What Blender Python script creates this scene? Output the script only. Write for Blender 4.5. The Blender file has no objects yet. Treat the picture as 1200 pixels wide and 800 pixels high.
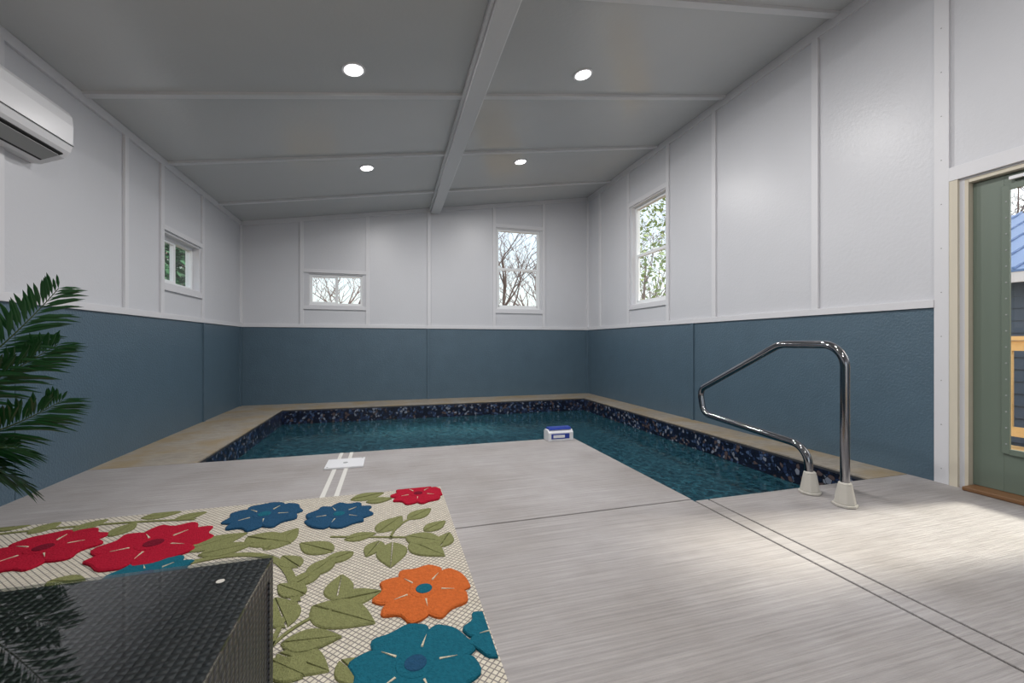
import bpy, bmesh, math, random
from mathutils import Vector, Matrix
random.seed(7)
scene=bpy.context.scene
scene.view_settings.view_transform='Standard'
scene.view_settings.look='None'
scene.view_settings.exposure=0.0

# ---------------------------------------------------------------- room dimensions (metres)
XL,XR,YB,YN=-2.20,3.63,7.29,-2.6
HL,HR=2.805,3.733
W=1.20
KS=(HR-HL)/(XR-XL)
def ceil_z(x): return HL+KS*(x-XL)
T=0.14

def lin(c):
    return tuple((v/255/12.92) if v/255<=.04045 else ((v/255+.055)/1.055)**2.4 for v in c)+(1,)

# ---------------------------------------------------------------- materials
def base_mat(name):
    m=bpy.data.materials.new(name); m.use_nodes=True
    nt=m.node_tree; return m,nt,nt.nodes['Principled BSDF']
def N(nt,t,**k):
    n=nt.nodes.new(t)
    for a,b in k.items(): setattr(n,a,b)
    return n
def paint(name,rgb,rough=.5,metal=0,bump=0,bscale=60,var=0,vscale=3,spec=.5,stretch=(1,1,1),coat=0):
    m,nt,p=base_mat(name)
    p.inputs['Base Color'].default_value=lin(rgb)
    p.inputs['Roughness'].default_value=rough
    p.inputs['Metallic'].default_value=metal
    p.inputs['Specular IOR Level'].default_value=spec
    p.inputs['Coat Weight'].default_value=coat
    tc=N(nt,'ShaderNodeTexCoord'); mp=N(nt,'ShaderNodeMapping'); mp.inputs['Scale'].default_value=stretch
    nt.links.new(tc.outputs['Object'],mp.inputs[0])
    if var:
        no=N(nt,'ShaderNodeTexNoise'); no.inputs['Scale'].default_value=vscale; no.inputs['Detail'].default_value=5
        nt.links.new(mp.outputs[0],no.inputs['Vector'])
        mx=N(nt,'ShaderNodeMix',data_type='RGBA')
        c=lin(rgb); mx.inputs['A'].default_value=tuple(v*(1-var) for v in c[:3])+(1,)
        mx.inputs['B'].default_value=tuple(min(1,v*(1+var)) for v in c[:3])+(1,)
        nt.links.new(no.outputs['Fac'],mx.inputs['Factor']); nt.links.new(mx.outputs['Result'],p.inputs['Base Color'])
    if bump:
        nb=N(nt,'ShaderNodeTexNoise'); nb.inputs['Scale'].default_value=bscale; nb.inputs['Detail'].default_value=4
        nt.links.new(mp.outputs[0],nb.inputs['Vector'])
        b=N(nt,'ShaderNodeBump'); b.inputs['Strength'].default_value=bump; b.inputs['Distance'].default_value=.01
        nt.links.new(nb.outputs['Fac'],b.inputs['Height']); nt.links.new(b.outputs[0],p.inputs['Normal'])
    return m

M_wall=paint('white_wall_paint',(203,204,209),.36,bump=.14,bscale=45,var=.02)
M_trim=paint('white_trim_paint',(214,214,218),.4,bump=.05,bscale=40)
M_ceil=paint('grey_ceiling_paint',(194,196,196),.2,bump=.1,bscale=38,var=.03,spec=.7)
M_ctrim=paint('ceiling_batten_paint',(212,213,215),.35,bump=.1,bscale=40)
M_blue=paint('blue_wainscot_paint',(80,101,116),.4,bump=.45,bscale=70,var=.1,vscale=5)
M_vinyl=paint('window_vinyl',(232,234,236),.3)
M_door=paint('sage_door_paint',(104,116,105),.4)
M_casing=paint('raw_pine_jamb',(205,197,180),.6,var=.06,stretch=(10,10,1))
M_thresh=paint('threshold_wood',(120,86,56),.5,var=.2,stretch=(8,1,8))
M_white=paint('white_plastic',(222,222,225),.28)
M_dark=paint('dark_slot',(22,22,24),.6)
M_track=paint('liner_track',(60,60,64),.5)
M_grey=paint('grey_plastic',(150,152,152),.4)
M_beige=paint('beige_escutcheon',(188,184,176),.4)
M_navy=paint('blue_plastic',(38,62,150),.3)
M_steel=paint('stainless_tube',(150,150,154),.1,metal=1)
M_alu=paint('aluminium',(190,190,192),.3,metal=1)
M_black=paint('joint_black',(58,54,50),.9)
M_jwhite=paint('white_joint_strip',(205,203,198),.6)

def concrete(name,rgb,stain=None,sax=(1.2,55,1)):
    m,nt,p=base_mat(name); p.inputs['Roughness'].default_value=.62
    tc=N(nt,'ShaderNodeTexCoord')
    def noise(sc,detail,scale):
        mp=N(nt,'ShaderNodeMapping'); mp.inputs['Scale'].default_value=sc; nt.links.new(tc.outputs['Object'],mp.inputs[0])
        n=N(nt,'ShaderNodeTexNoise'); n.inputs['Scale'].default_value=scale; n.inputs['Detail'].default_value=detail; n.inputs['Roughness'].default_value=.6
        nt.links.new(mp.outputs[0],n.inputs['Vector']); return n
    st=noise(sax,3,1.6); st2=noise((sax[0]*3,sax[1]*2.5,1),2,1.5); big=noise((1,1,1),6,1.3)
    r=N(nt,'ShaderNodeValToRGB'); r.color_ramp.elements[0].position=.35; r.color_ramp.elements[1].position=.65
    c=lin(rgb)
    r.color_ramp.elements[0].color=tuple(v*.83 for v in c[:3])+(1,); r.color_ramp.elements[1].color=tuple(v*1.11 for v in c[:3])+(1,)
    nt.links.new(st.outputs['Fac'],r.inputs[0])
    mx=N(nt,'ShaderNodeMix',data_type='RGBA',blend_type='MULTIPLY'); mx.inputs['Factor'].default_value=1
    r2=N(nt,'ShaderNodeValToRGB'); r2.color_ramp.elements[0].position=.3; r2.color_ramp.elements[1].position=.7
    r2.color_ramp.elements[0].color=(.74,.715,.69,1); r2.color_ramp.elements[1].color=(1.05,1.05,1.07,1)
    nt.links.new(big.outputs['Fac'],r2.inputs[0])
    nt.links.new(r.outputs[0],mx.inputs['A']); nt.links.new(r2.outputs[0],mx.inputs['B'])
    out=mx.outputs['Result']
    if stain:
        s=noise((1,1,1),6,2.6); r3=N(nt,'ShaderNodeValToRGB'); r3.color_ramp.elements[0].position=.44; r3.color_ramp.elements[1].position=.62
        nt.links.new(s.outputs['Fac'],r3.inputs[0])
        m2=N(nt,'ShaderNodeMix',data_type='RGBA'); nt.links.new(r3.outputs[0],m2.inputs['Factor'])
        nt.links.new(out,m2.inputs['A']); m2.inputs['B'].default_value=lin(stain); out=m2.outputs['Result']
    nt.links.new(out,p.inputs['Base Color'])
    ad=N(nt,'ShaderNodeMath',operation='ADD'); nt.links.new(st.outputs['Fac'],ad.inputs[0]); nt.links.new(st2.outputs['Fac'],ad.inputs[1])
    b=N(nt,'ShaderNodeBump'); b.inputs['Strength'].default_value=.6; b.inputs['Distance'].default_value=.006
    nt.links.new(ad.outputs[0],b.inputs['Height']); nt.links.new(b.outputs[0],p.inputs['Normal'])
    return m
M_conc=concrete('broomed_concrete',(162,158,157))
M_conc2=concrete('broomed_concrete_side',(162,158,157),sax=(2,55,1))
M_cope=concrete('stained_coping_concrete',(160,153,142),stain=(146,130,104),sax=(6,14,1))

def glass_mat(name,tint=(1,1,1,1),ior=1.5):
    m=bpy.data.materials.new(name); m.use_nodes=True; nt=m.node_tree; nt.nodes.clear()
    o=N(nt,'ShaderNodeOutputMaterial'); mx=N(nt,'ShaderNodeMixShader'); tr=N(nt,'ShaderNodeBsdfTransparent'); g=N(nt,'ShaderNodeBsdfGlossy')
    fr=N(nt,'ShaderNodeFresnel'); fr.inputs['IOR'].default_value=ior
    ge=N(nt,'ShaderNodeNewGeometry'); iv=N(nt,'ShaderNodeMath',operation='SUBTRACT'); iv.inputs[0].default_value=1; nt.links.new(ge.outputs['Backfacing'],iv.inputs[1])
    mu=N(nt,'ShaderNodeMath',operation='MULTIPLY'); nt.links.new(fr.outputs[0],mu.inputs[0]); nt.links.new(iv.outputs[0],mu.inputs[1])
    tr.inputs[0].default_value=tint; g.inputs['Roughness'].default_value=.01
    nt.links.new(mu.outputs[0],mx.inputs[0]); nt.links.new(tr.outputs[0],mx.inputs[1]); nt.links.new(g.outputs[0],mx.inputs[2]); nt.links.new(mx.outputs[0],o.inputs[0])
    return m
M_glass=glass_mat('window_glass',(.96,.98,.97,1))
M_tglass=glass_mat('table_glass',(.78,.8,.8,1),2.0)

# water
M_water,nt,p=base_mat('pool_water')
p.inputs['Roughness'].default_value=.03; p.inputs['IOR'].default_value=1.33
tc=N(nt,'ShaderNodeTexCoord')
n1=N(nt,'ShaderNodeTexNoise'); n1.inputs['Scale'].default_value=7; n1.inputs['Detail'].default_value=3; n1.inputs['Distortion'].default_value=.6
nt.links.new(tc.outputs['Object'],n1.inputs['Vector'])
b=N(nt,'ShaderNodeBump'); b.inputs['Strength'].default_value=.26; b.inputs['Distance'].default_value=.02
nt.links.new(n1.outputs['Fac'],b.inputs['Height']); nt.links.new(b.outputs[0],p.inputs['Normal'])
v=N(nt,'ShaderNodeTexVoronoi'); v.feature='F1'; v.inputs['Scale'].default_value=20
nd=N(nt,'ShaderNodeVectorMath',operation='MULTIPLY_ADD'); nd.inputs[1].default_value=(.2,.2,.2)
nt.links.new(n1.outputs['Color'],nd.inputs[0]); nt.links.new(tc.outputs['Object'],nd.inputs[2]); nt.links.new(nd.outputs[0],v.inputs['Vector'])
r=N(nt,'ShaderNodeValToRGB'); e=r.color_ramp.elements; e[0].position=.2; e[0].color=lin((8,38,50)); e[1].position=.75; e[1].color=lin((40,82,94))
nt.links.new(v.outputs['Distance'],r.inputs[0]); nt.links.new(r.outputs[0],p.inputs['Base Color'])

# liner mosaic
M_liner,nt,p=base_mat('liner_mosaic'); p.inputs['Roughness'].default_value=.3
tc=N(nt,'ShaderNodeTexCoord'); v=N(nt,'ShaderNodeTexVoronoi'); v.inputs['Scale'].default_value=30
v2=N(nt,'ShaderNodeTexVoronoi'); v2.feature='DISTANCE_TO_EDGE'; v2.inputs['Scale'].default_value=30
nt.links.new(tc.outputs['Object'],v.inputs['Vector']); nt.links.new(tc.outputs['Object'],v2.inputs['Vector'])
sep=N(nt,'ShaderNodeSeparateColor'); nt.links.new(v.outputs['Color'],sep.inputs[0])
r=N(nt,'ShaderNodeValToRGB'); r.color_ramp.interpolation='CONSTANT'; e=r.color_ramp.elements
e[0].color=lin((20,26,48)); e[1].position=.34; e[1].color=lin((38,52,84))
for pos,c in ((.52,(70,88,120)),(.66,(20,26,46)),(.82,(126,132,146)),(.9,(88,74,74))):
    x=e.new(pos); x.color=lin(c)
nt.links.new(sep.outputs[0],r.inputs[0])
r2=N(nt,'ShaderNodeValToRGB'); r2.color_ramp.elements[0].position=.02; r2.color_ramp.elements[1].position=.09
r2.color_ramp.elements[0].color=lin((12,14,30))
nt.links.new(v2.outputs['Distance'],r2.inputs[0])
mx=N(nt,'ShaderNodeMix',data_type='RGBA',blend_type='MULTIPLY'); mx.inputs['Factor'].default_value=1
nt.links.new(r.outputs[0],mx.inputs['A']); nt.links.new(r2.outputs[0],mx.inputs['B']); nt.links.new(mx.outputs['Result'],p.inputs['Base Color'])

# wicker
def wicker(name,ax,k,hi=(78,80,84)):
    m,nt,p=base_mat(name); p.inputs['Roughness'].default_value=.36
    tc=N(nt,'ShaderNodeTexCoord'); s=N(nt,'ShaderNodeSeparateXYZ'); nt.links.new(tc.outputs['Object'],s.inputs[0])
    outs=[]
    for a,kk in zip(ax,k):
        mu=N(nt,'ShaderNodeMath',operation='MULTIPLY'); mu.inputs[1].default_value=math.pi/kk; nt.links.new(s.outputs[a],mu.inputs[0])
        si=N(nt,'ShaderNodeMath',operation='SINE'); nt.links.new(mu.outputs[0],si.inputs[0]); outs.append(si)
    pr=N(nt,'ShaderNodeMath',operation='MULTIPLY'); nt.links.new(outs[0].outputs[0],pr.inputs[0]); nt.links.new(outs[1].outputs[0],pr.inputs[1])
    ab=N(nt,'ShaderNodeMath',operation='ABSOLUTE'); nt.links.new(pr.outputs[0],ab.inputs[0])
    r=N(nt,'ShaderNodeValToRGB'); e=r.color_ramp.elements; e[0].position=.05; e[0].color=lin((12,13,14)); e[1].position=.6; e[1].color=lin(hi)
    nt.links.new(ab.outputs[0],r.inputs[0]); nt.links.new(r.outputs[0],p.inputs['Base Color'])
    b=N(nt,'ShaderNodeBump'); b.inputs['Strength'].default_value=1; b.inputs['Distance'].default_value=.004
    nt.links.new(ab.outputs[0],b.inputs['Height']); nt.links.new(b.outputs[0],p.inputs['Normal'])
    return m
M_wt=wicker('wicker_top',('X','Y'),(.016,.016),(54,56,59))
M_wx=wicker('wicker_side_x',('Y','Z'),(.022,.014))
M_wy=wicker('wicker_side_y',('X','Z'),(.022,.014))

# rug
M_rug,nt,p=base_mat('rug_cream_lattice'); p.inputs['Roughness'].default_value=.95
tc=N(nt,'ShaderNodeTexCoord'); mp=N(nt,'ShaderNodeMapping'); mp.inputs['Rotation'].default_value=(0,0,math.radians(45)); nt.links.new(tc.outputs['Object'],mp.inputs[0])
br=N(nt,'ShaderNodeTexBrick'); br.offset=0; br.inputs['Scale'].default_value=1; br.inputs['Brick Width'].default_value=.017; br.inputs['Row Height'].default_value=.017; br.inputs['Mortar Size'].default_value=.0022; br.inputs['Mortar Smooth'].default_value=.4
br.inputs['Color1'].default_value=lin((208,200,184)); br.inputs['Color2'].default_value=lin((192,184,168)); br.inputs['Mortar'].default_value=lin((126,120,116))
nt.links.new(mp.outputs[0],br.inputs['Vector']); nt.links.new(br.outputs['Color'],p.inputs['Base Color'])
b=N(nt,'ShaderNodeBump'); b.inputs['Strength'].default_value=.7; b.inputs['Distance'].default_value=.003; b.invert=True
nt.links.new(br.outputs['Fac'],b.inputs['Height']); nt.links.new(b.outputs[0],p.inputs['Normal'])
def tuft(name,rgb): return paint(name,rgb,.95,bump=.8,bscale=150,var=.3,vscale=80,spec=.1)
M_red=tuft('tuft_red',(165,24,48)); M_ora=tuft('tuft_orange',(192,98,48)); M_nav=tuft('tuft_navy',(36,74,104)); M_tea=tuft('tuft_teal',(26,94,112))
M_grn=tuft('tuft_green',(124,126,84)); M_dkr=tuft('tuft_dark_red',(112,20,40)); M_cream=tuft('tuft_cream',(206,196,172))

# plants / outdoors
M_leaf=paint('palm_leaf',(30,78,38),.4,var=.35,vscale=9)
M_stem=paint('palm_stem',(64,84,40),.5)
M_trunk=paint('palm_trunk',(92,72,50),.8,var=.3,vscale=20)
M_pot=paint('pot_ceramic',(70,70,72),.4)
M_soil=paint('soil',(46,34,26),.9,bump=.6)
M_bark=paint('bark',(136,120,116),.9,var=.2)
M_fol=paint('outdoor_foliage',(150,168,104),.7,var=.4,vscale=2)
M_fol2=paint('cedar_foliage',(44,90,60),.7,var=.4,vscale=2)
M_ground=paint('leaf_litter_ground',(132,112,84),.95,var=.25,vscale=2)
M_deckw=paint('deck_timber',(206,172,120),.7,var=.12,stretch=(1,8,8))
M_sid=paint('neighbour_siding',(74,88,106),.6)
M_roof=paint('blue_metal_roof',(92,122,168),.35,metal=.3)

# ---------------------------------------------------------------- mesh builder
class MB:
    def __init__(s): s.bm=bmesh.new(); s.mats=[]
    def mi(s,m):
        if m not in s.mats: s.mats.append(m)
        return s.mats.index(m)
    def face(s,pts,m):
        f=s.bm.faces.new([s.bm.verts.new(p) for p in pts]); f.material_index=s.mi(m); return f
    def box(s,x0,x1,y0,y1,z0,z1,m):
        v=[s.bm.verts.new(p) for p in ((x0,y0,z0),(x1,y0,z0),(x1,y1,z0),(x0,y1,z0),(x0,y0,z1),(x1,y0,z1),(x1,y1,z1),(x0,y1,z1))]
        for q in ((0,3,2,1),(4,5,6,7),(0,1,5,4),(1,2,6,5),(2,3,7,6),(3,0,4,7)):
            f=s.bm.faces.new([v[i] for i in q]); f.material_index=s.mi(m)
    def prism(s,pts,off,m,cap=None):
        off=Vector(off); a=[s.bm.verts.new(p) for p in pts]; b_=[s.bm.verts.new(Vector(p)+off) for p in pts]
        i=s.mi(m); n=len(pts)
        f=s.bm.faces.new(a); f.material_index=i
        f=s.bm.faces.new(b_[::-1]); f.material_index=s.mi(cap) if cap else i
        for k in range(n):
            f=s.bm.faces.new([a[k],b_[k],b_[(k+1)%n],a[(k+1)%n]]); f.material_index=i
    def cyl(s,c,r,h,m,seg=32,r2=None,axis='Z'):
        r2=r if r2 is None else r2
        a=[];b_=[]
        for k in range(seg):
            t=2*math.pi*k/seg; x,y=math.cos(t),math.sin(t)
            def P(rr,hh):
                if axis=='Z': return (c[0]+x*rr,c[1]+y*rr,c[2]+hh)
                if axis=='X': return (c[0]+hh,c[1]+x*rr,c[2]+y*rr)
                return (c[0]+x*rr,c[1]+hh,c[2]+y*rr)
            a.append(s.bm.verts.new(P(r,0))); b_.append(s.bm.verts.new(P(r2,h)))
        i=s.mi(m)
        s.bm.faces.new(a[::-1]).material_index=i; s.bm.faces.new(b_).material_index=i
        for k in range(seg):
            s.bm.faces.new([a[k],a[(k+1)%seg],b_[(k+1)%seg],b_[k]]).material_index=i
    def done(s,name,smooth=False,bevel=0,parent=None,recalc=True,loc=(0,0,0)):
        if recalc: bmesh.ops.recalc_face_normals(s.bm,faces=s.bm.faces)
        me=bpy.data.meshes.new(name); s.bm.to_mesh(me); s.bm.free()
        for m in s.mats: me.materials.append(m)
        o=bpy.data.objects.new(name,me); bpy.context.collection.objects.link(o)
        if smooth:
            for q in me.polygons: q.use_smooth=True
        if bevel:
            bv=o.modifiers.new('bevel','BEVEL'); bv.width=bevel; bv.segments=2; bv.limit_method='ANGLE'; bv.angle_limit=math.radians(40)
        if parent: o.parent=parent
        return o

# ---------------------------------------------------------------- walls with openings
def wall(name,axis,pos,out,u0,u1,topf,holes,m):
    mb=MB(); us=sorted({u0,u1}|{h[0] for h in holes}|{h[1] for h in holes})
    for a,b in zip(us[:-1],us[1:]):
        zs=[(-.11,None)]
        for h in holes:
            if h[0]<=a+1e-6 and h[1]>=b-1e-6: zs=[(-.11,h[2]),(h[3],None)]
        for z0,z1 in zs:
            ta,tb=(topf(a),topf(b)) if z1 is None else (z1,z1)
            if axis=='X': pts=[(pos,a,z0),(pos,b,z0),(pos,b,tb),(pos,a,ta)]; off=(out*T,0,0)
            else: pts=[(a,pos,z0),(b,pos,z0),(b,pos,tb),(a,pos,ta)]; off=(0,out*T,0)
            mb.prism(pts,off,m)
    return mb.done(name)
LW=(5.04,5.88,1.56,2.09)
RW=(4.93,5.80,1.54,3.08)
BW1=(-1.25,-.43,1.55,2.07); BW2=(1.82,2.66,1.56,3.02)
DR=(.86,1.82,0.0,2.03)
RW2=(-2.0,-.6,.9,2.2); NW=(-1.3,1.5,.1,2.15)  # out-of-view openings, added to let sky light into the room
wall('wall_left','X',XL,-1,YN-T,YB+T,lambda u:HL,[LW],M_wall)
wall('wall_right','X',XR,1,YN-T,YB+T,lambda u:HR,[RW,DR,RW2],M_wall)
wall('wall_back','Y',YB,1,XL,XR,ceil_z,[BW1,BW2],M_wall)
wall('wall_near','Y',YN,-1,XL,XR,ceil_z,[NW],M_wall)
mb=MB()
mb.prism([(XL-T,YN-T,ceil_z(XL-T)),(XR+T,YN-T,ceil_z(XR+T)),(XR+T,YN-T,ceil_z(XR+T)+.12),(XL-T,YN-T,ceil_z(XL-T)+.12)],(0,YB-YN+2*T,0),M_ceil)
mb.done('ceiling')

# wainscot panels
g=.012; bt=.02
mb=MB()
for a,b in ((YN,3.28),(3.285,5.93),(5.935,YB)): mb.box(XL,XL+g,a,b,0,W,M_blue)
mb.box(XL+g,XL+g+bt,5.912,5.955,0,W,M_blue)
mb.box(XL+g,XL+g+bt,YB-.075,YB-.03,0,W,M_blue)
mb.done('wall_left_wainscot')
mb=MB()
for a,b in ((XL+g,.62),(.625,XR-g)): mb.box(a,b,YB-g,YB,0,W,M_blue)
mb.box(.600,.642,YB-g-bt,YB-g,0,W,M_blue)
mb.box(XR-g-.05,XR-g,YB-g-bt,YB-g,0,W,M_blue)
mb.done('wall_back_wainscot')
mb=MB()
for a,b in ((1.97,4.38),(4.385,YB)): mb.box(XR-g,XR,a,b,0,W,M_blue)
mb.box(XR-g,XR,YN,.78,0,W,M_blue)
mb.box(XR-g-bt,XR-g,4.36,4.404,0,W,M_blue)
mb.done('wall_right_wainscot')

# trims / battens
d=.022
mb=MB()     # left wall
mb.box(XL,XL+d+.006,YN,YB,W,W+.055,M_trim)
mb.box(XL,XL+d,YN,YB,HL-.07,HL,M_trim)
for y in (-1.4,-.2,.9,1.95,3.17,4.39): mb.box(XL,XL+d,y-.027,y+.027,W+.055,HL-.07,M_trim)
for y in (4.985,5.93): mb.box(XL,XL+d,y-.03,y+.03,W+.055,HL-.07,M_trim)
mb.box(XL,XL+d,5.015,5.90,1.49,1.55,M_trim); mb.box(XL,XL+d,5.015,5.90,2.10,2.15,M_trim)
mb.box(XL,XL+.035,YB-.035,YB,W+.055,HL-.07,M_trim)
mb.done('trim_1',bevel=.002)
mb=MB()     # back wall
mb.box(XL,XR,YB-d-.006,YB,W,W+.055,M_trim)
mb.prism([(XL,YB-d,HL-.07),(XR,YB-d,HR-.07),(XR,YB-d,HR),(XL,YB-d,HL)],(0,d,0),M_trim)
for x in (-1.345,-.36,.635,1.78,2.72):
    z=ceil_z(x)-.07; mb.box(x-.027,x+.027,YB-d,YB,W+.055,z,M_trim)
mb.box(-1.318,-.387,YB-d,YB,1.49,1.545,M_trim); mb.box(-1.318,-.387,YB-d,YB,2.075,2.13,M_trim)
mb.box(1.807,2.693,YB-d,YB,1.49,1.555,M_trim); mb.box(1.807,2.693,YB-d,YB,3.025,3.09,M_trim)
mb.done('trim_2',bevel=.002)
mb=MB()     # right wall
mb.box(XR-d-.006,XR,1.97,YB,W,W+.055,M_trim); mb.box(XR-d-.006,XR,YN,.78,W,W+.055,M_trim)
mb.box(XR-d,XR,YN,YB,HR-.09,HR,M_trim)
for y in (6.80,5.86,4.88,4.03,2.82): mb.box(XR-d,XR,y-.03,y+.03,W+.055,HR-.09,M_trim)
mb.box(XR-d,XR,4.91,5.83,1.475,1.535,M_trim); mb.box(XR-d,XR,4.91,5.83,3.085,3.15,M_trim)
mb.box(XR-d,XR,1.89,1.97,0,HR-.09,M_trim)
mb.box(XR-d,XR,.78,1.89,2.04,2.13,M_trim)
mb.box(XR-d,XR,.78,.85,0,2.04,M_trim)
for z in (.1,.4,.7,1.0,1.3,1.6,1.9,2.2,2.5,2.8,3.1): mb.cyl((XR-d-.0015,1.93,z),.004,.002,M_grey,8,axis='X')
mb.box(XR-.035,XR,YB-.035,YB,W+.055,HR-.09,M_trim)
mb.done('trim_3',bevel=.002)
mb=MB()     # ceiling battens
def cb(y,x0,x1):
    z0,z1=ceil_z(x0),ceil_z(x1)
    mb.prism([(x0,y-.03,z0-.024),(x1,y-.03,z1-.024),(x1,y-.03,z1),(x0,y-.03,z0)],(0,.06,0),M_ctrim)
for y in (-1.1,.15,1.39,2.63,3.87,5.11,6.42):
    cb(y,XL+d,.67); cb(y,.81,XR-d)
mb.done('trim_4')
mb=MB()
zb=3.17
mb.prism([(.665,YN,zb),(.815,YN,zb),(.815,YN,ceil_z(.815)),(.665,YN,ceil_z(.665))],(0,YB-YN-d,0),M_ctrim)
mb.prism([(.635,YN,ceil_z(.635)-.05),(.664,YN,ceil_z(.664)-.05),(.664,YN,ceil_z(.664)),(.635,YN,ceil_z(.635))],(0,YB-YN-d,0),M_ctrim)
mb.prism([(.816,YN,ceil_z(.816)-.05),(.845,YN,ceil_z(.845)-.05),(.845,YN,ceil_z(.845)),(.816,YN,ceil_z(.816))],(0,YB-YN-d,0),M_ctrim)
mb.done('ceiling_beam',bevel=.004)

# ---------------------------------------------------------------- windows
def window(name,axis,pos,out,h,kind,depth=.09):
    u0,u1,z0,z1=h; mb=MB()
    def bx(a,b,c,e,d0,d1,m):
        p0,p1=sorted((pos+out*d0,pos+out*d1))
        if axis=='X': mb.box(p0,p1,a,b,c,e,m)
        else: mb.box(a,b,p0,p1,c,e,m)
    j=.012
    bx(u0,u0+j,z0,z1,0,T,M_trim); bx(u1-j,u1,z0,z1,0,T,M_trim); bx(u0+j,u1-j,z0,z0+j,0,T,M_trim); bx(u0+j,u1-j,z1-j,z1,0,T,M_trim)
    a,b,c,e=u0+j,u1-j,z0+j,z1-j; fw=.035
    bx(a,a+fw,c,e,depth-.02,depth+.04,M_vinyl); bx(b-fw,b,c,e,depth-.02,depth+.04,M_vinyl)
    bx(a+fw,b-fw,c,c+fw,depth-.02,depth+.04,M_vinyl); bx(a+fw,b-fw,e-fw,e,depth-.02,depth+.04,M_vinyl)
    if kind=='hung':
        zm=(c+e)/2; bx(a+fw,b-fw,zm-.022,zm+.022,depth-.01,depth+.03,M_vinyl)
        for uu in (a+fw,b-fw-.02): bx(uu,uu+.02,c+fw,zm-.022,depth-.012,depth+.02,M_vinyl)
        bx(a+fw,b-fw,c+fw,c+fw+.03,depth-.012,depth+.02,M_vinyl)
        um=(a+b)/2; bx(um-.03,um+.03,zm+.022,zm+.036,depth-.014,depth+.01,M_vinyl)
    elif kind=='slider':
        um=(a+b)/2; bx(um-.02,um+.02,c+fw,e-fw,depth-.01,depth+.03,M_vinyl)
        bx(a+fw,um-.02,c+fw,c+fw+.02,depth-.012,depth+.02,M_vinyl); bx(a+fw,um-.02,e-fw-.02,e-fw,depth-.012,depth+.02,M_vinyl)
    bx(a+fw,b-fw,c+fw,e-fw,depth+.008,depth+.012,M_glass)
    mb.done(name,bevel=.002)
window('window_1','X',XL,-1,LW,'slider')
window('window_2','Y',YB,1,BW1,'slider',.05)
window('window_3','Y',YB,1,BW2,'hung',.05)
window('window_4','X',XR,1,RW,'hung')
window('fill_window_5','X',XR,1,RW2,'slider')  # unseen window, added as a sky light source
window('fill_window_6','Y',YN,-1,NW,'slider')  # unseen near-wall glazing, added for sky light

# ---------------------------------------------------------------- door
mb=MB()
y0,y1=.88,1.80; x0,x1=XR+.045,XR+.09; gy0,gy1,gz0,gz1=1.03,1.655,.27,1.93
mb.box(x0,x1,gy1,y1,.03,2.0,M_door); mb.box(x0,x1,y0,gy0,.03,2.0,M_door)
mb.box(x0,x1,gy0,gy1,.03,gz0,M_door); mb.box(x0,x1,gy0,gy1,gz1,2.0,M_door)
w=.03
for a,b,c,e in ((gy1-w,gy1+.006,gz0,gz1),(gy0-.006,gy0+w,gz0,gz1),(gy0+w,gy1-w,gz0-.006,gz0+w),(gy0+w,gy1-w,gz1-w,gz1+.006)):
    mb.box(x0-.014,x0+.002,a,b,c,e,M_door)
mb.box(x0+.01,x0+.014,gy0,gy1,gz0,gz1,M_glass)
for k in range(18):
    z=gz0+.06+k*.1
    if z<gz1-.03: mb.cyl((x0-.016,gy1-w/2,z),.005,.003,M_grey,8,axis='X')
mb.box(x0-.035,x0-.012,1.2,1.62,1.955,1.975,M_white)
mb.box(x0-.05,x0-.01,1.1,1.3,1.93,1.985,M_white)
mb.cyl((x0-.05,.95,.98),.025,.05,M_alu,16,axis='X'); mb.box(x0-.06,x0-.045,.95,1.07,.965,.99,M_alu)
mb.done('door_1',bevel=.002)
mb=MB()
mb.box(XR+.001,XR+T,1.802,1.889,0,2.03,M_casing); mb.box(XR-d,XR,1.845,1.888,0,2.038,M_casing)
mb.box(XR+.001,XR+T,.861,.879,0,2.03,M_casing); mb.box(XR+.001,XR+T,.88,1.80,2.005,2.03,M_casing)
mb.done('trim_door')
mb=MB(); mb.box(XR-.07,XR+T+.05,.862,1.80,.001,.028,M_thresh); mb.done('door_threshold',bevel=.006)

# ---------------------------------------------------------------- floor & pool
PL,PN,PB,PR,PA,PI=-1.49,3.91,6.68,3.24,2.13,1.77
mb=MB()
q=.006
mb.box(XL,PI,2.156+q,PN,-.1,0,M_conc)
mb.box(XL,PI-q,YN,2.156-q,-.1,0,M_conc)
mb.box(PI+q,PI+.10-q,YN,PA,-.1,0,M_conc)
mb.box(PI+.10+q,XR,YN,PA,-.1,0,M_conc2)
mb.box(XL,XR,YN,2.125,-.12,-.012,M_black)
mb.box(XL,PI,2.12,2.19,-.12,-.012,M_black)
mb.done('floor',bevel=.003)
mb=MB(); ii=.003
mb.box(XL+ii,PL,PN+.006,PB,-.1,0,M_cope)
mb.box(XL+ii,XR-ii,PB+.006,YB-ii,-.1,0,M_cope)
mb.box(PR,XR-ii,PA+.006,PB,-.1,0,M_cope)
mb.done('pool_coping',bevel=.004)
s_=.005
outl=[(PL+s_,PB-s_),(PL+s_,PN+s_),(PI+s_,PN+s_),(PI+s_,PA+s_),(PR-s_,PA+s_),(PR-s_,PB-s_)]
mb=MB()
for k in range(6):
    a,b=outl[k],outl[(k+1)%6]
    mb.face([(a[0],a[1],-.03),(b[0],b[1],-.03),(b[0],b[1],-1.2),(a[0],a[1],-1.2)],M_liner)
    mb.face([(a[0],a[1],-.012),(b[0],b[1],-.012),(b[0],b[1],-.03),(a[0],a[1],-.03)],M_track)
mb.face([(x,y,-1.2) for x,y in outl],M_liner)
mb.done('swimming_pool',recalc=False)
mb=MB(); mb.face([(x,y,-.215) for x,y in outl],M_water); o=mb.done('pool_water')
mb=MB()
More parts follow.
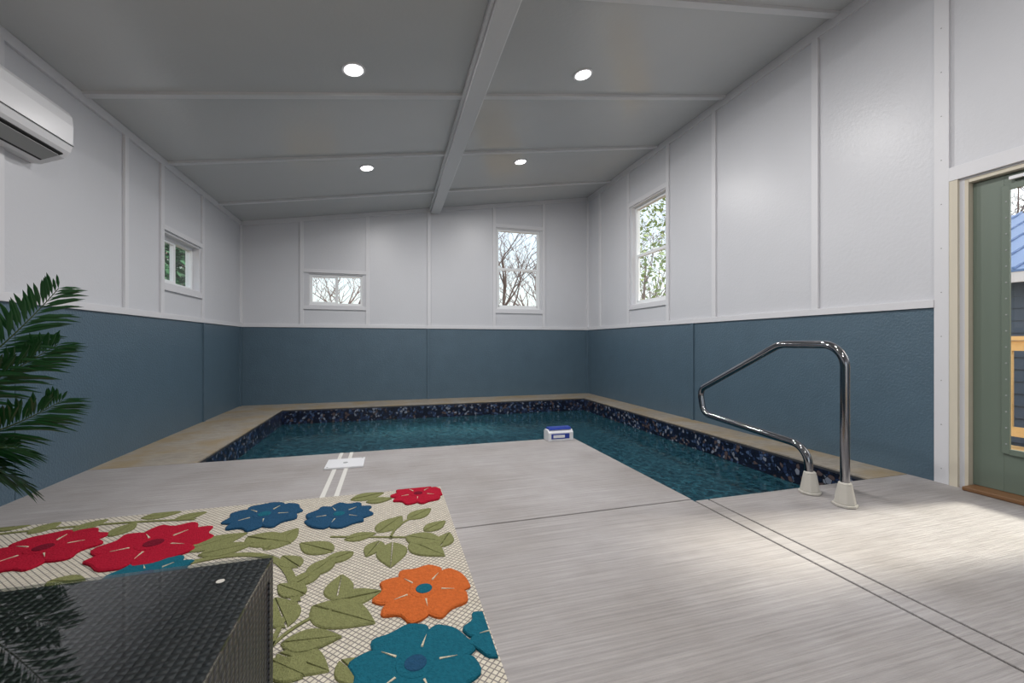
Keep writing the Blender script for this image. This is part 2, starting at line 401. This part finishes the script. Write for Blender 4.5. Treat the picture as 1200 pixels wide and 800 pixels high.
mb.box(-.42,-.392,2.70,3.90,-.001,.003,M_jwhite); mb.box(-.338,-.31,2.70,3.90,-.001,.003,M_jwhite)
mb.done('deck_joint_strip')
mb=MB()
mb.box(-.48,-.20,3.41,3.66,.001,.014,M_white); mb.cyl((-.34,3.535,.014),.018,.002,M_grey,20)
mb.cyl((-.46,3.43,.014),.006,.002,M_grey,10); mb.cyl((-.22,3.64,.014),.006,.002,M_grey,10)
mb.done('skimmer_lid',bevel=.004)

# pool alarm
mb=MB()
mb.prism([(1.47,3.80,.001),(1.47,3.93,.001),(1.47,3.93,.085),(1.47,3.90,.105),(1.47,3.83,.105),(1.47,3.80,.08)],(.26,0,0),M_white)
mb.prism([(1.485,3.815,.1055),(1.485,3.915,.1055),(1.485,3.90,.125),(1.485,3.83,.125)],(.23,0,0),M_navy)
mb.box(1.50,1.69,3.797,3.80,.02,.07,M_navy)
mb.box(1.52,1.64,3.7955,3.797,.03,.058,M_white)
mb.box(1.50,1.70,3.93,3.99,.02,.05,M_white); mb.box(1.57,1.63,3.95,3.98,-.26,.03,M_white)
mb.done('pool_alarm',bevel=.004)

# ---------------------------------------------------------------- handrail
RX=2.565
hr=bpy.data.objects.new('pool_handrail',None); bpy.context.collection.objects.link(hr)
def fillet_path(P,rads,n=10):
    out=[Vector(P[0])]
    for i in range(1,len(P)-1):
        A,B,C=Vector(P[i-1]),Vector(P[i]),Vector(P[i+1]); r=rads[i-1]
        d1=(A-B).normalized(); d2=(C-B).normalized(); ang=d1.angle(d2); t=r/math.tan(ang/2)
        s=B+d1*t; e=B+d2*t; bis=(d1+d2).normalized(); cen=B+bis*(r/math.sin(ang/2))
        v0=s-cen; v1=e-cen; tot=v0.angle(v1)
        ax=v0.cross(v1).normalized()
        for k in range(n+1): out.append(cen+Matrix.Rotation(tot*k/n,3,ax)@v0)
    out.append(Vector(P[-1])); return out
path=fillet_path([(RX,1.82,.0),(RX,1.82,.945),(RX,2.25,.945),(RX,3.02,.555),(RX,2.98,.355),(RX,2.05,.29),(RX,2.035,.0)],[.13,.2,.08,.09,.12],10)
cu=bpy.data.curves.new('rail_tube','CURVE'); cu.dimensions='3D'; cu.bevel_depth=.0245; cu.bevel_resolution=6; cu.use_fill_caps=True
sp=cu.splines.new('POLY'); sp.points.add(len(path)-1)
for i,v_ in enumerate(path): sp.points[i].co=(*v_,1)
sp.use_smooth=True
cu.materials.append(M_steel); ro=bpy.data.objects.new('tube',cu); bpy.context.collection.objects.link(ro); ro.parent=hr
for nm,yy in (('base_1',1.82),('base_2',2.035)):
    mb=MB(); mb.cyl((RX,yy,.001),.064,.016,M_beige,8); mb.cyl((RX,yy,.017),.056,.11,M_beige,8,r2=.036); mb.cyl((RX,yy,.127),.036,.012,M_beige,16,r2=.03)
    mb.done(nm,bevel=.004,parent=hr)

# ---------------------------------------------------------------- air conditioner
mb=MB()
prof=[(0,2.46),(.15,2.46),(.19,2.45),(.21,2.42),(.216,2.36),(.214,2.24),(.20,2.19),(.17,2.15),(.05,2.10),(0,2.10)]
mb.prism([(XL+a,2.55,z) for a,z in prof],(0,.87,0),M_white)
mb.prism([(XL+.19,2.60,2.168),(XL+.075,2.60,2.112),(XL+.075,2.60,2.108),(XL+.192,2.60,2.160)],(0,.77,0),M_dark)
mb.prism([(XL+.178,2.62,2.150),(XL+.10,2.62,2.112),(XL+.10,2.62,2.106),(XL+.182,2.62,2.143)],(0,.73,0),M_grey)
mb.box(XL+.2145,XL+.2175,2.55,3.42,2.232,2.236,M_dark)
mb.cyl((XL+.03,2.86,1.95),.012,.16,M_white,12)
mb.done('air_conditioner',bevel=.004)

# ---------------------------------------------------------------- recessed lights
th=math.atan(KS)
M_lens,nt,p=base_mat('lamp_lens'); p.inputs['Emission Color'].default_value=(1,.98,.95,1); p.inputs['Emission Strength'].default_value=6
def downlight(x,y,power=30):
    z=ceil_z(x)
    root=bpy.data.objects.new('recessed_light',None); bpy.context.collection.objects.link(root); root.location=(x,y,z); root.rotation_euler=(0,-th,0)
    mb=MB(); mb.cyl((0,0,-.008),.09,.008,M_white,32); mb.cyl((0,0,-.012),.07,.004,M_lens,32); o=mb.done('trim_ring',bevel=.001,parent=root)
    l=bpy.data.lights.new('lamp','AREA'); l.shape='DISK'; l.size=.14; l.energy=power; l.color=(1,.98,.96)
    lo=bpy.data.objects.new('lamp',l); bpy.context.collection.objects.link(lo); lo.parent=root; lo.location=(0,0,-.02)
for x in (-.28,1.70):
    for y in (3.52,5.45): downlight(x,y)
    for y in (1.5,-.5): downlight(x,y,25)  # extra downlights out of view, added to brighten the room

# ---------------------------------------------------------------- rug
mb=MB(); RX0,RX1,RY0,RY1=-2.08,.315,-.9,2.78
mb.box(RX0,RX1,RY0,RY1,.001,.012,M_rug)
def clip(pts,ax,lim,sg):
    out=[]
    for k in range(len(pts)):
        a,b=pts[k-1],pts[k]; ia=sg*(a[ax]-lim)<=0; ib=sg*(b[ax]-lim)<=0
        if ia!=ib:
            t=(lim-a[ax])/(b[ax]-a[ax]); out.append((a[0]+(b[0]-a[0])*t,a[1]+(b[1]-a[1])*t))
        if ib: out.append(b)
    return out
def blob(pts,m,z1=.021):
    for ax,lim,sg in ((0,RX1-.006,1),(0,RX0+.006,-1),(1,RY1-.008,1),(1,RY0+.008,-1)):
        pts=clip(pts,ax,lim,sg)
        if len(pts)<3: return
    q_=[pts[0]]
    for p_ in pts[1:]:
        if math.dist(p_,q_[-1])>5e-4: q_.append(p_)
    if math.dist(q_[0],q_[-1])<5e-4: q_.pop()
    pts=q_
    if len(pts)<3: return
    ar=sum(pts[k-1][0]*pts[k][1]-pts[k][0]*pts[k-1][1] for k in range(len(pts)))
    if ar<0: pts=pts[::-1]
    c=Vector((sum(p_[0] for p_ in pts)/len(pts),sum(p_[1] for p_ in pts)/len(pts)))
    i=mb.mi(m); n=len(pts)
    lo=[mb.bm.verts.new((x,y,.0115)) for x,y in pts]
    mid=[mb.bm.verts.new((x,y,z1-.004)) for x,y in pts]
    ins=[mb.bm.verts.new((x+(c.x-x)*.08,y+(c.y-y)*.08,z1)) for x,y in pts]
    ce=mb.bm.verts.new((c.x,c.y,z1))
    for k in range(n):
        j=(k+1)%n
        for f_ in ((lo[k],lo[j],mid[j],mid[k]),(mid[k],mid[j],ins[j],ins[k]),(ins[k],ins[j],ce)):
            mb.bm.faces.new(f_).material_index=i
def petal(cx,cy,ang,R,m,n,zz):
    pts=[]
    for k in range(32):
        t=2*math.pi*k/32
        a=.42*R*math.cos(t); b=.45*R*math.sin(t)*(5/n)**.8*(1+.22*math.cos(t))
        a-=.13*R*max(0,math.cos(t))**10
        a+=.58*R
        a*=1+.05*math.sin(5*t+cx*9+ang)
        pts.append((cx+a*math.cos(ang)-b*math.sin(ang),cy+a*math.sin(ang)+b*math.cos(ang)))
    blob(pts,m,zz)
def flower(cx,cy,R,m,mc,n=5,rot=0):
    for k in range(n): petal(cx,cy,rot+2*math.pi*k/n,R,m,n,.0215+.0005*k)
    blob([(cx+.3*R*math.cos(t*math.pi/9),cy+.3*R*math.sin(t*math.pi/9)) for t in range(18)],m,.0245)
    blob([(cx+.17*R*math.cos(t*math.pi/9),cy+.17*R*math.sin(t*math.pi/9)) for t in range(18)],mc,.0265)
    for k in range(n):
        a=rot+2*math.pi*(k+.5)/n; L1,L2=.34*R,.62*R
        blob([(cx+L1*math.cos(a-.05),cy+L1*math.sin(a-.05)),(cx+L2*math.cos(a),cy+L2*math.sin(a)),(cx+L1*math.cos(a+.05),cy+L1*math.sin(a+.05))],M_cream,.0255)
lcount=[0]
def leaf(x0,y0,x1,y1,m=None,wf=.30):
    m=m or M_grn
    A=Vector((x0,y0)); B=Vector((x1,y1)); D=B-A; L_=D.length
    if L_<.15:
        ex=(.15-L_)/2; u=D.normalized(); A-=u*ex; B+=u*ex; D=B-A; L_=.15
    u=D.normalized(); n_=Vector((-u.y,u.x))
    for sgn in (1,-1):
        lcount[0]+=1
        pts=[]
        for k in range(11):
            t=k/10; w_=math.sin(math.pi*t**.8)*wf*L_*.95+.003
            pts.append(A+D*t+n_*sgn*w_)
        for k in range(10,-1,-1):
            t=k/10; pts.append(A+D*t+n_*sgn*(.003*(1-t)+.0004))
        blob([(p_.x,p_.y) for p_ in pts],m,.0172+.00035*(lcount[0]%9))
leaves=[(-1.88,2.76,-1.81,2.78),(-1.71,2.66,-1.67,2.77),(-1.53,2.63,-1.45,2.74),(-1.31,2.50,-1.28,2.66),(-1.29,2.72,-1.12,2.76),(-1.10,2.64,-.99,2.71),(-.90,2.23,-.68,2.36),(-.82,2.17,-.61,2.23),(-.67,2.31,-.45,2.18),(-.55,2.14,-.45,2.35),(-.37,1.94,-.46,2.06),(-.32,1.73,-.41,1.81),(-.32,1.85,-.23,1.99),(-.06,2.18,.06,2.36),(.09,2.30,.22,2.42),(.17,2.14,.27,2.22),(-.13,2.62,.0,2.64),(-.23,2.68,-.04,2.75),(-.05,2.08,-.10,1.96),(.01,2.06,.0,1.83),(.09,2.04,.23,1.86),(.07,2.10,.25,1.99),(-.21,2.15,-.07,2.18),(-.25,2.04,-.41,2.17),(-.16,2.01,-.29,1.94),(.22,1.95,.28,2.08),(-.21,1.64,-.03,1.66),(-.19,1.65,-.19,1.83),(-.27,1.64,-.05,1.48),(-.33,1.54,-.41,1.73),(-.33,1.46,-.15,1.44),(-.33,1.42,-.17,1.30),(-.36,1.80,-.28,1.89),(-.14,1.33,-.06,1.22),(-.25,1.31,-.33,1.38),(-1.75,2.2,-1.6,2.1),(-1.3,2.1,-1.15,2.05),(-1.4,1.95,-1.35,1.75),(-.75,1.95,-.6,2.0),(-.62,1.9,-.55,1.75),(-.05,1.1,.1,1.02),(.15,1.05,.25,.95),(-.1,.98,-.2,.9),(.2,.6,.28,.4),(-.5,.35,-.35,.3),(-1.9,1.4,-1.8,1.2),(-1.3,.8,-1.2,.6),(-1.7,.6,-1.6,.4)]
for i,l_ in enumerate(leaves): leaf(*l_)
def stem(P,w_=.008,m=None):
    P=[Vector(p_) for p_ in P]; n=14; C=[]
    for k in range(n+1):
        t=k/n; C.append(P[0]*(1-t)**2+P[1]*2*t*(1-t)+P[2]*t*t)
    L1=[];R1=[]
    for k in range(n+1):
        dd=(C[min(n,k+1)]-C[max(0,k-1)]).normalized(); nn=Vector((-dd.y,dd.x)); L1.append(C[k]+nn*w_); R1.append(C[k]-nn*w_)
    i=mb.mi(m or M_grn)
    for k in range(n):
        f_=[mb.bm.verts.new((v_.x,v_.y,.0165)) for v_ in (R1[k],R1[k+1],L1[k+1],L1[k])]; mb.bm.faces.new(f_).material_index=i
    for S in (R1,L1[::-1]):
        for k in range(n):
            f_=[mb.bm.verts.new(p_) for p_ in ((S[k].x,S[k].y,.0115),(S[k+1].x,S[k+1].y,.0115),(S[k+1].x,S[k+1].y,.0165),(S[k].x,S[k].y,.0165))]; mb.bm.faces.new(f_).material_index=i
stem([(-1.9,2.68),(-1.5,2.72),(-1.0,2.62)]); stem([(-.85,2.1),(-.45,2.25),(-.33,1.68)],.016)
stem([(-.28,2.2),(0,2.12),(.29,2.02)],.006); stem([(-.37,1.42),(-.3,1.62),(-.1,1.6)],.006); stem([(-.33,1.68),(-.36,1.6),(-.36,1.3)],.008)
stem([(0,2.1),(.02,2.3),(.2,2.36)],.006)
flower(-1.06,2.34,.245,M_red,M_dkr,5,.3)
flower(-1.52,2.43,.225,M_red,M_dkr,5,.9)
flower(.165,2.66,.17,M_red,M_dkr,5,.2)
flower(-.66,2.57,.20,M_nav,M_tea,5,.5)
flower(-.27,2.46,.185,M_nav,M_tea,5,.1)
flower(.122,1.62,.19,M_ora,M_tea,5,.35)
flower(.07,1.25,.20,M_tea,M_nav,5,.6)
flower(.36,1.33,.14,M_tea,M_nav,5,.1)
flower(-.95,2.04,.16,M_tea,M_nav,5,.2)
flower(-1.5,1.2,.22,M_nav,M_tea,5,.2)
flower(-.15,.75,.2,M_red,M_dkr,5,.2)
flower(-.75,.3,.22,M_ora,M_tea,5,.2); flower(.1,.1,.2,M_nav,M_tea,5,.2)
mb.done('floral_rug',recalc=False)

# ---------------------------------------------------------------- wicker table
tx0,tx1,ty0,ty1,tz=-1.15,-.285,.50,1.185,.42; z0=.0125
mb=MB()
fr=.03
for a in (tx0,tx1-fr):
    for b_ in (ty0,ty1-fr): mb.box(a,a+fr,b_,b_+fr,z0+.03,tz-.045,M_wx); 
for a in (tx0+.004,tx1-fr+.004):
    for b_ in (ty0+.004,ty1-fr+.004): mb.box(a,a+.022,b_,b_+.022,z0,z0+.03,M_dark)
def sidebox(x0,x1,y0,y1,za,zb_):
    v=[(x0,y0),(x1,y0),(x1,y1),(x0,y1)]
    for k,m in ((0,M_wy),(1,M_wx),(2,M_wy),(3,M_wx)):
        a,b_=v[k],v[(k+1)%4]; mb.face([(a[0],a[1],za),(b_[0],b_[1],za),(b_[0],b_[1],zb_),(a[0],a[1],zb_)],m)
    mb.face([(p_[0],p_[1],zb_) for p_ in v],M_wt); mb.face([(p_[0],p_[1],za) for p_ in v][::-1],M_wt)
sidebox(tx0+.004,tx1-.004,ty0+.004,ty1-.004,z0+.03,tz-.045)
sidebox(tx0,tx1,ty0,ty1,tz-.045,tz-.0065)
mb.box(tx0-.001,tx1+.001,ty0-.001,ty1+.001,tz-.006,tz,M_tglass)
mb.cyl((-.367,1.086,tz+.0003),.0085,.0006,M_beige,20)
mb.done('wicker_side_table')

# ---------------------------------------------------------------- palm
palm=bpy.data.objects.new('potted_palm',None); bpy.context.collection.objects.link(palm)
PX,PY=-1.78,1.86
mb=MB(); mb.cyl((PX,PY,.0125),.12,.28,M_pot,40,r2=.165); mb.cyl((PX,PY,.2925),.175,.025,M_pot,40,r2=.175); mb.cyl((PX,PY,.3175),.15,.004,M_soil,32)
mb.done('pot',bevel=.004,parent=palm)
mb=MB(); mb.cyl((PX,PY,.32),.022,.26,M_trunk,10,r2=.018); mb.cyl((PX+.04,PY+.03,.32),.016,.3,M_trunk,10,r2=.013); mb.cyl((PX-.03,PY-.04,.32),.016,.24,M_trunk,10,r2=.013)
mb.done('trunks',parent=palm)
mb=MB()
def frond(B,Mid,Tp,ll=.17,n=54,seed=0):
    rd=random.Random(seed)
    B,Mid,Tp=Vector(B),Vector(Mid),Vector(Tp)
    def pt(t): return B*(1-t)**2+Mid*2*t*(1-t)+Tp*t*t
    def tg(t): return ((Mid-B)*(1-t)+(Tp-Mid)*t).normalized()
    K=24; prev=None; i=mb.mi(M_stem)
    for k in range(K+1):
        t=k/K; c_=pt(t); dd=tg(t); sd=dd.cross(Vector((0,0,1))).normalized(); up=sd.cross(dd)
        r_=.007*(1-.8*t)
        ring=[mb.bm.verts.new(c_+sd*r_*math.cos(a)+up*r_*math.sin(a)) for a in (0,2.1,4.2)]
        if prev:
            for j in range(3): mb.bm.faces.new([prev[j],prev[(j+1)%3],ring[(j+1)%3],ring[j]]).material_index=i
        prev=ring
    i=mb.mi(M_leaf)
    for k in range(n):
        t=.22+.78*k/(n-1); c_=pt(t); dd=tg(t); sd=dd.cross(Vector((0,0,1))).normalized(); up=sd.cross(dd)
        Ls=ll*(math.sin(math.pi*min(1,(t-.1)*1.02))**.6*.85+.2) if t<.98 else ll*.4
        for s_ in (1,-1):
            fa=.42+rd.uniform(-.16,.16)+.45*t
            dr=(sd*s_*math.cos(fa)*.6+dd*math.sin(fa)+up*s_*math.cos(fa)*.8*(.7+rd.uniform(-.3,.3))).normalized()
            wv=dd.cross(dr).cross(dr).normalized()*.0062*(Ls/ll+.3)
            drop=Vector((0,0,-1))
            P0=c_; P1=c_+dr*Ls*.35; P2=c_+dr*Ls*.72+drop*Ls*.05; P3=c_+dr*Ls+drop*Ls*.14
            fold=up*.003
            a0=mb.bm.verts.new(P0); a1=mb.bm.verts.new(P1+wv); b1=mb.bm.verts.new(P1-wv); m1=mb.bm.verts.new(P1-fold)
            a2=mb.bm.verts.new(P2+wv*.75); b2=mb.bm.verts.new(P2-wv*.75); m2=mb.bm.verts.new(P2-fold); e3=mb.bm.verts.new(P3)
            for q_ in ((a0,a1,m1),(a0,m1,b1),(a1,a2,m2,m1),(m1,m2,b2,b1),(a2,e3,m2),(m2,e3,b2)):
                mb.bm.faces.new(q_).material_index=i
base=(PX,PY,.56)
F=[((-1.46,1.95,.74),(-1.14,1.89,1.15)),((-1.42,1.95,.56),(-1.13,1.89,.75)),((-1.5,1.93,.66),(-1.25,1.92,.45)),((-1.5,1.98,.72),(-1.19,1.97,.95)),
 ((-1.7,1.9,1.0),(-1.62,2.0,1.40)),((-1.8,1.8,1.05),(-1.75,1.6,1.5)),((-1.85,2.05,1.0),(-1.95,2.4,1.3)),((-1.75,1.6,.9),(-1.7,1.25,.95)),((-1.8,2.2,.9),(-1.95,2.6,.75)),
 ((-1.6,1.6,.85),(-1.45,1.35,.75)),((-1.7,2.15,.95),(-1.75,2.45,1.0)),((-1.95,1.7,.95),(-2.05,1.45,1.1)),((-1.9,1.9,1.1),(-2.05,1.95,1.45)),((-1.6,1.8,.72),(-1.4,1.72,.42)),
 ((-1.5,1.9,.60),(-1.22,1.84,.60))]
for i,(a,b_) in enumerate(F): frond(base,a,b_,seed=i,ll=.155)
for v_ in mb.bm.verts: v_.co.x=max(v_.co.x,XL+.03)
mb.done('fronds',parent=palm,recalc=False)

# ---------------------------------------------------------------- outdoors
mb=MB(); G=-.45
mb.box(-40,XL-T-.02,-40,60,G-.1,G,M_ground); mb.box(XR+T+.02,60,-40,60,G-.1,G,M_ground)
mb.box(XL-T-.02,XR+T+.02,YB+T+.02,60,G-.1,G,M_ground); mb.box(XL-T-.02,XR+T+.02,-40,YN-T-.02,G-.1,G,M_ground)
mb.done('ground')
def tree_curve(seed,H=7,levels=4):
    rd=random.Random(seed); cu=bpy.data.curves.new('bare_tree','CURVE'); cu.dimensions='3D'; cu.bevel_depth=1; cu.bevel_resolution=0
    def grow(p,dr,L,r,lv):
        n=5; pts=[(p.copy(),r)]; dd=dr.copy(); c_=p.copy()
        for k in range(n):
            dd=(dd+Vector((rd.uniform(-.22,.22),rd.uniform(-.22,.22),rd.uniform(-.05,.16)))).normalized(); c_=c_+dd*L/n; pts.append((c_.copy(),r*(1-.7*(k+1)/n)))
        sp=cu.splines.new('POLY'); sp.points.add(len(pts)-1)
        for i,(v_,rr) in enumerate(pts): sp.points[i].co=(*v_,1); sp.points[i].radius=rr
        if lv<=0: return
        nch=7 if lv==levels else 4
        for k in range(nch):
            f_=rd.uniform(.25,.98); idx=min(n,int(f_*n)+1); a=rd.uniform(0,6.28); el=rd.uniform(.25,.9)
            nd_=(pts[idx][0]-pts[idx-1][0]).normalized()
            side=Vector((math.cos(a),math.sin(a),.3)).normalized()
            grow(pts[idx][0],(nd_*el+side*(1-el*.4)).normalized(),L*rd.uniform(.42,.62),pts[idx][1]*.65+.003,lv-1)
    grow(Vector((0,0,0)),Vector((0,0,1)),H*.62,H*.013,levels); cu.materials.append(M_bark); return cu
trees=[tree_curve(s) for s in (1,2,3)]
pos=[(-5,15),(-3.2,13),(-1.5,16),(.3,14),(2.6,12.5),(3.6,14),(5.2,16),(4.6,12.8),(1.5,18),(6.5,15),(8.5,17),(-7,18),(11.5,13),(11,17),(-2.2,19),(7.5,20),(3.2,19),(14,14),(-.6,20),(5.6,21),(17,9),(20,8),(19,11),(-5.5,13),(22,10),(9.6,15.2)]
for i,(x,y) in enumerate(pos):
    o=bpy.data.objects.new('bare_tree',trees[i%3]); bpy.context.collection.objects.link(o); o.location=(x,y,G); o.rotation_euler=(0,0,i*1.7); s_=.85+.4*random.random(); o.scale=(s_,s_,s_)
def foliage(name,mat,seed,H,R,n=5000,cone=True):
    rd=random.Random(seed); mb=MB(); mb.cyl((0,0,0),.12,H*.9,M_bark,8,r2=.02); i=mb.mi(mat)
    for k in range(n):
        t=rd.random()**.8; a=rd.uniform(0,6.28)
        rr=(R*(1-t)+.05 if cone else R*math.sqrt(max(0,1-(2*t-1)**2)))*math.sqrt(rd.random())
        z=.3+t*(H-.3) if cone else H*.2+t*H*.8
        z+=.25*math.sin(a*5+z*3)
        c_=Vector((rr*math.cos(a),rr*math.sin(a),z)); s_=rd.uniform(.05,.13)
        u=Vector((rd.gauss(0,1),rd.gauss(0,1),rd.gauss(0,.6))).normalized(); w_=u.cross(Vector((rd.gauss(0,1),rd.gauss(0,1),rd.gauss(0,1)))).normalized()
        mb.bm.faces.new([mb.bm.verts.new(c_+u*s_),mb.bm.verts.new(c_+w_*s_*.4),mb.bm.verts.new(c_-u*s_),mb.bm.verts.new(c_-w_*s_*.4)]).material_index=i
    return mb.done(name,recalc=False)
o=foliage('leafy_tree',M_fol,3,7,2.1,2300,False); o.location=(8.0,12.4,G)
o=foliage('cedar_tree',M_fol2,4,6,1.7,6000); o.location=(-4.3,9.6,G)
o2=bpy.data.objects.new('cedar_tree',o.data); bpy.context.collection.objects.link(o2); o2.location=(-5.6,12.9,G)
o2=bpy.data.objects.new('cedar_tree',o.data); bpy.context.collection.objects.link(o2); o2.location=(-6,17,G); o2.scale=(1,1,.7)
# deck, railing, neighbour
mb=MB()
for k in range(14): mb.box(XR+T+.03+k*.145,XR+T+.03+k*.145+.138,-1.5,5,-.08,-.04,M_deckw)
mb.done('outdoor_deck')
mb=MB(); rx=XR+T+2.0
mb.box(rx-.02,rx+.12,-1.5,5,.98,1.02,M_deckw); mb.box(rx+.03,rx+.07,-1.5,5,.88,.975,M_deckw); mb.box(rx+.03,rx+.07,-1.5,5,.05,.14,M_deckw)
k=-1.5
while k<5:
    mb.box(rx+.03,rx+.065,k,k+.035,.14,.88,M_deckw); k+=.14
for yy in (-1.5,.6,2.1,3.6,4.9): mb.box(rx+.0,rx+.09,yy,yy+.09,-.04,.98,M_deckw)
mb.done('deck_railing')
mb=MB(); hx=7.9
mb.box(hx,hx+5,-2,8,G,1.85,M_sid)
for k in range(14): mb.prism([(hx-.02,-2,G+.1+k*.16),(hx,-2,G+.1+k*.16),(hx,-2,G+.25+k*.16)],(0,10,0),M_sid)
mb.box(hx-.35,hx-.32,-2.2,8.2,1.72,1.88,M_trim); mb.box(hx-.32,hx,-2.2,8.2,1.80,1.83,M_trim)
mb.prism([(hx-.36,-2.2,1.88),(hx+2.6,-2.2,3.2),(hx+5.4,-2.2,1.88),(hx+5.4,-2.2,1.85),(hx-.36,-2.2,1.85)],(0,10.4,0),M_roof)
k=-2.1
while k<8.2:
    mb.prism([(hx-.36,k,1.885),(hx+2.6,k,3.205),(hx+2.6,k,3.235),(hx-.36,k,1.915)],(0,.03,0),M_roof); k+=.3
mb.done('neighbour_house')

# ---------------------------------------------------------------- light
w=bpy.data.worlds.new('World'); scene.world=w; w.use_nodes=True; nt=w.node_tree
bg=nt.nodes['Background']; sky=N(nt,'ShaderNodeTexSky'); sky.sky_type='NISHITA'; sky.sun_disc=False; sky.sun_elevation=math.radians(40); sky.sun_rotation=math.radians(97); sky.dust_density=3; sky.air_density=1.2
mx=N(nt,'ShaderNodeMix',data_type='RGBA'); mx.inputs['Factor'].default_value=.45; mx.inputs['B'].default_value=(7,7.2,7.6,1)
nt.links.new(sky.outputs[0],mx.inputs['A']); nt.links.new(mx.outputs['Result'],bg.inputs[0]); bg.inputs[1].default_value=.25
sl=bpy.data.lights.new('sun','SUN'); sl.energy=6.5; sl.angle=math.radians(8); sl.color=(1,.92,.80)
so=bpy.data.objects.new('sun',sl); bpy.context.collection.objects.link(so); so.rotation_euler=Vector((-1,.10,-.80)).to_track_quat('-Z','Y').to_euler()

# ---------------------------------------------------------------- camera
cam=bpy.data.cameras.new('camera'); co=bpy.data.objects.new('camera',cam); bpy.context.collection.objects.link(co)
cam.sensor_width=36; cam.lens=491.1/1200*36; cam.shift_y=1.76/1200; cam.clip_start=.02
co.location=(0,0,.955); co.rotation_euler=(math.pi/2,0,-.2822)
scene.camera=co
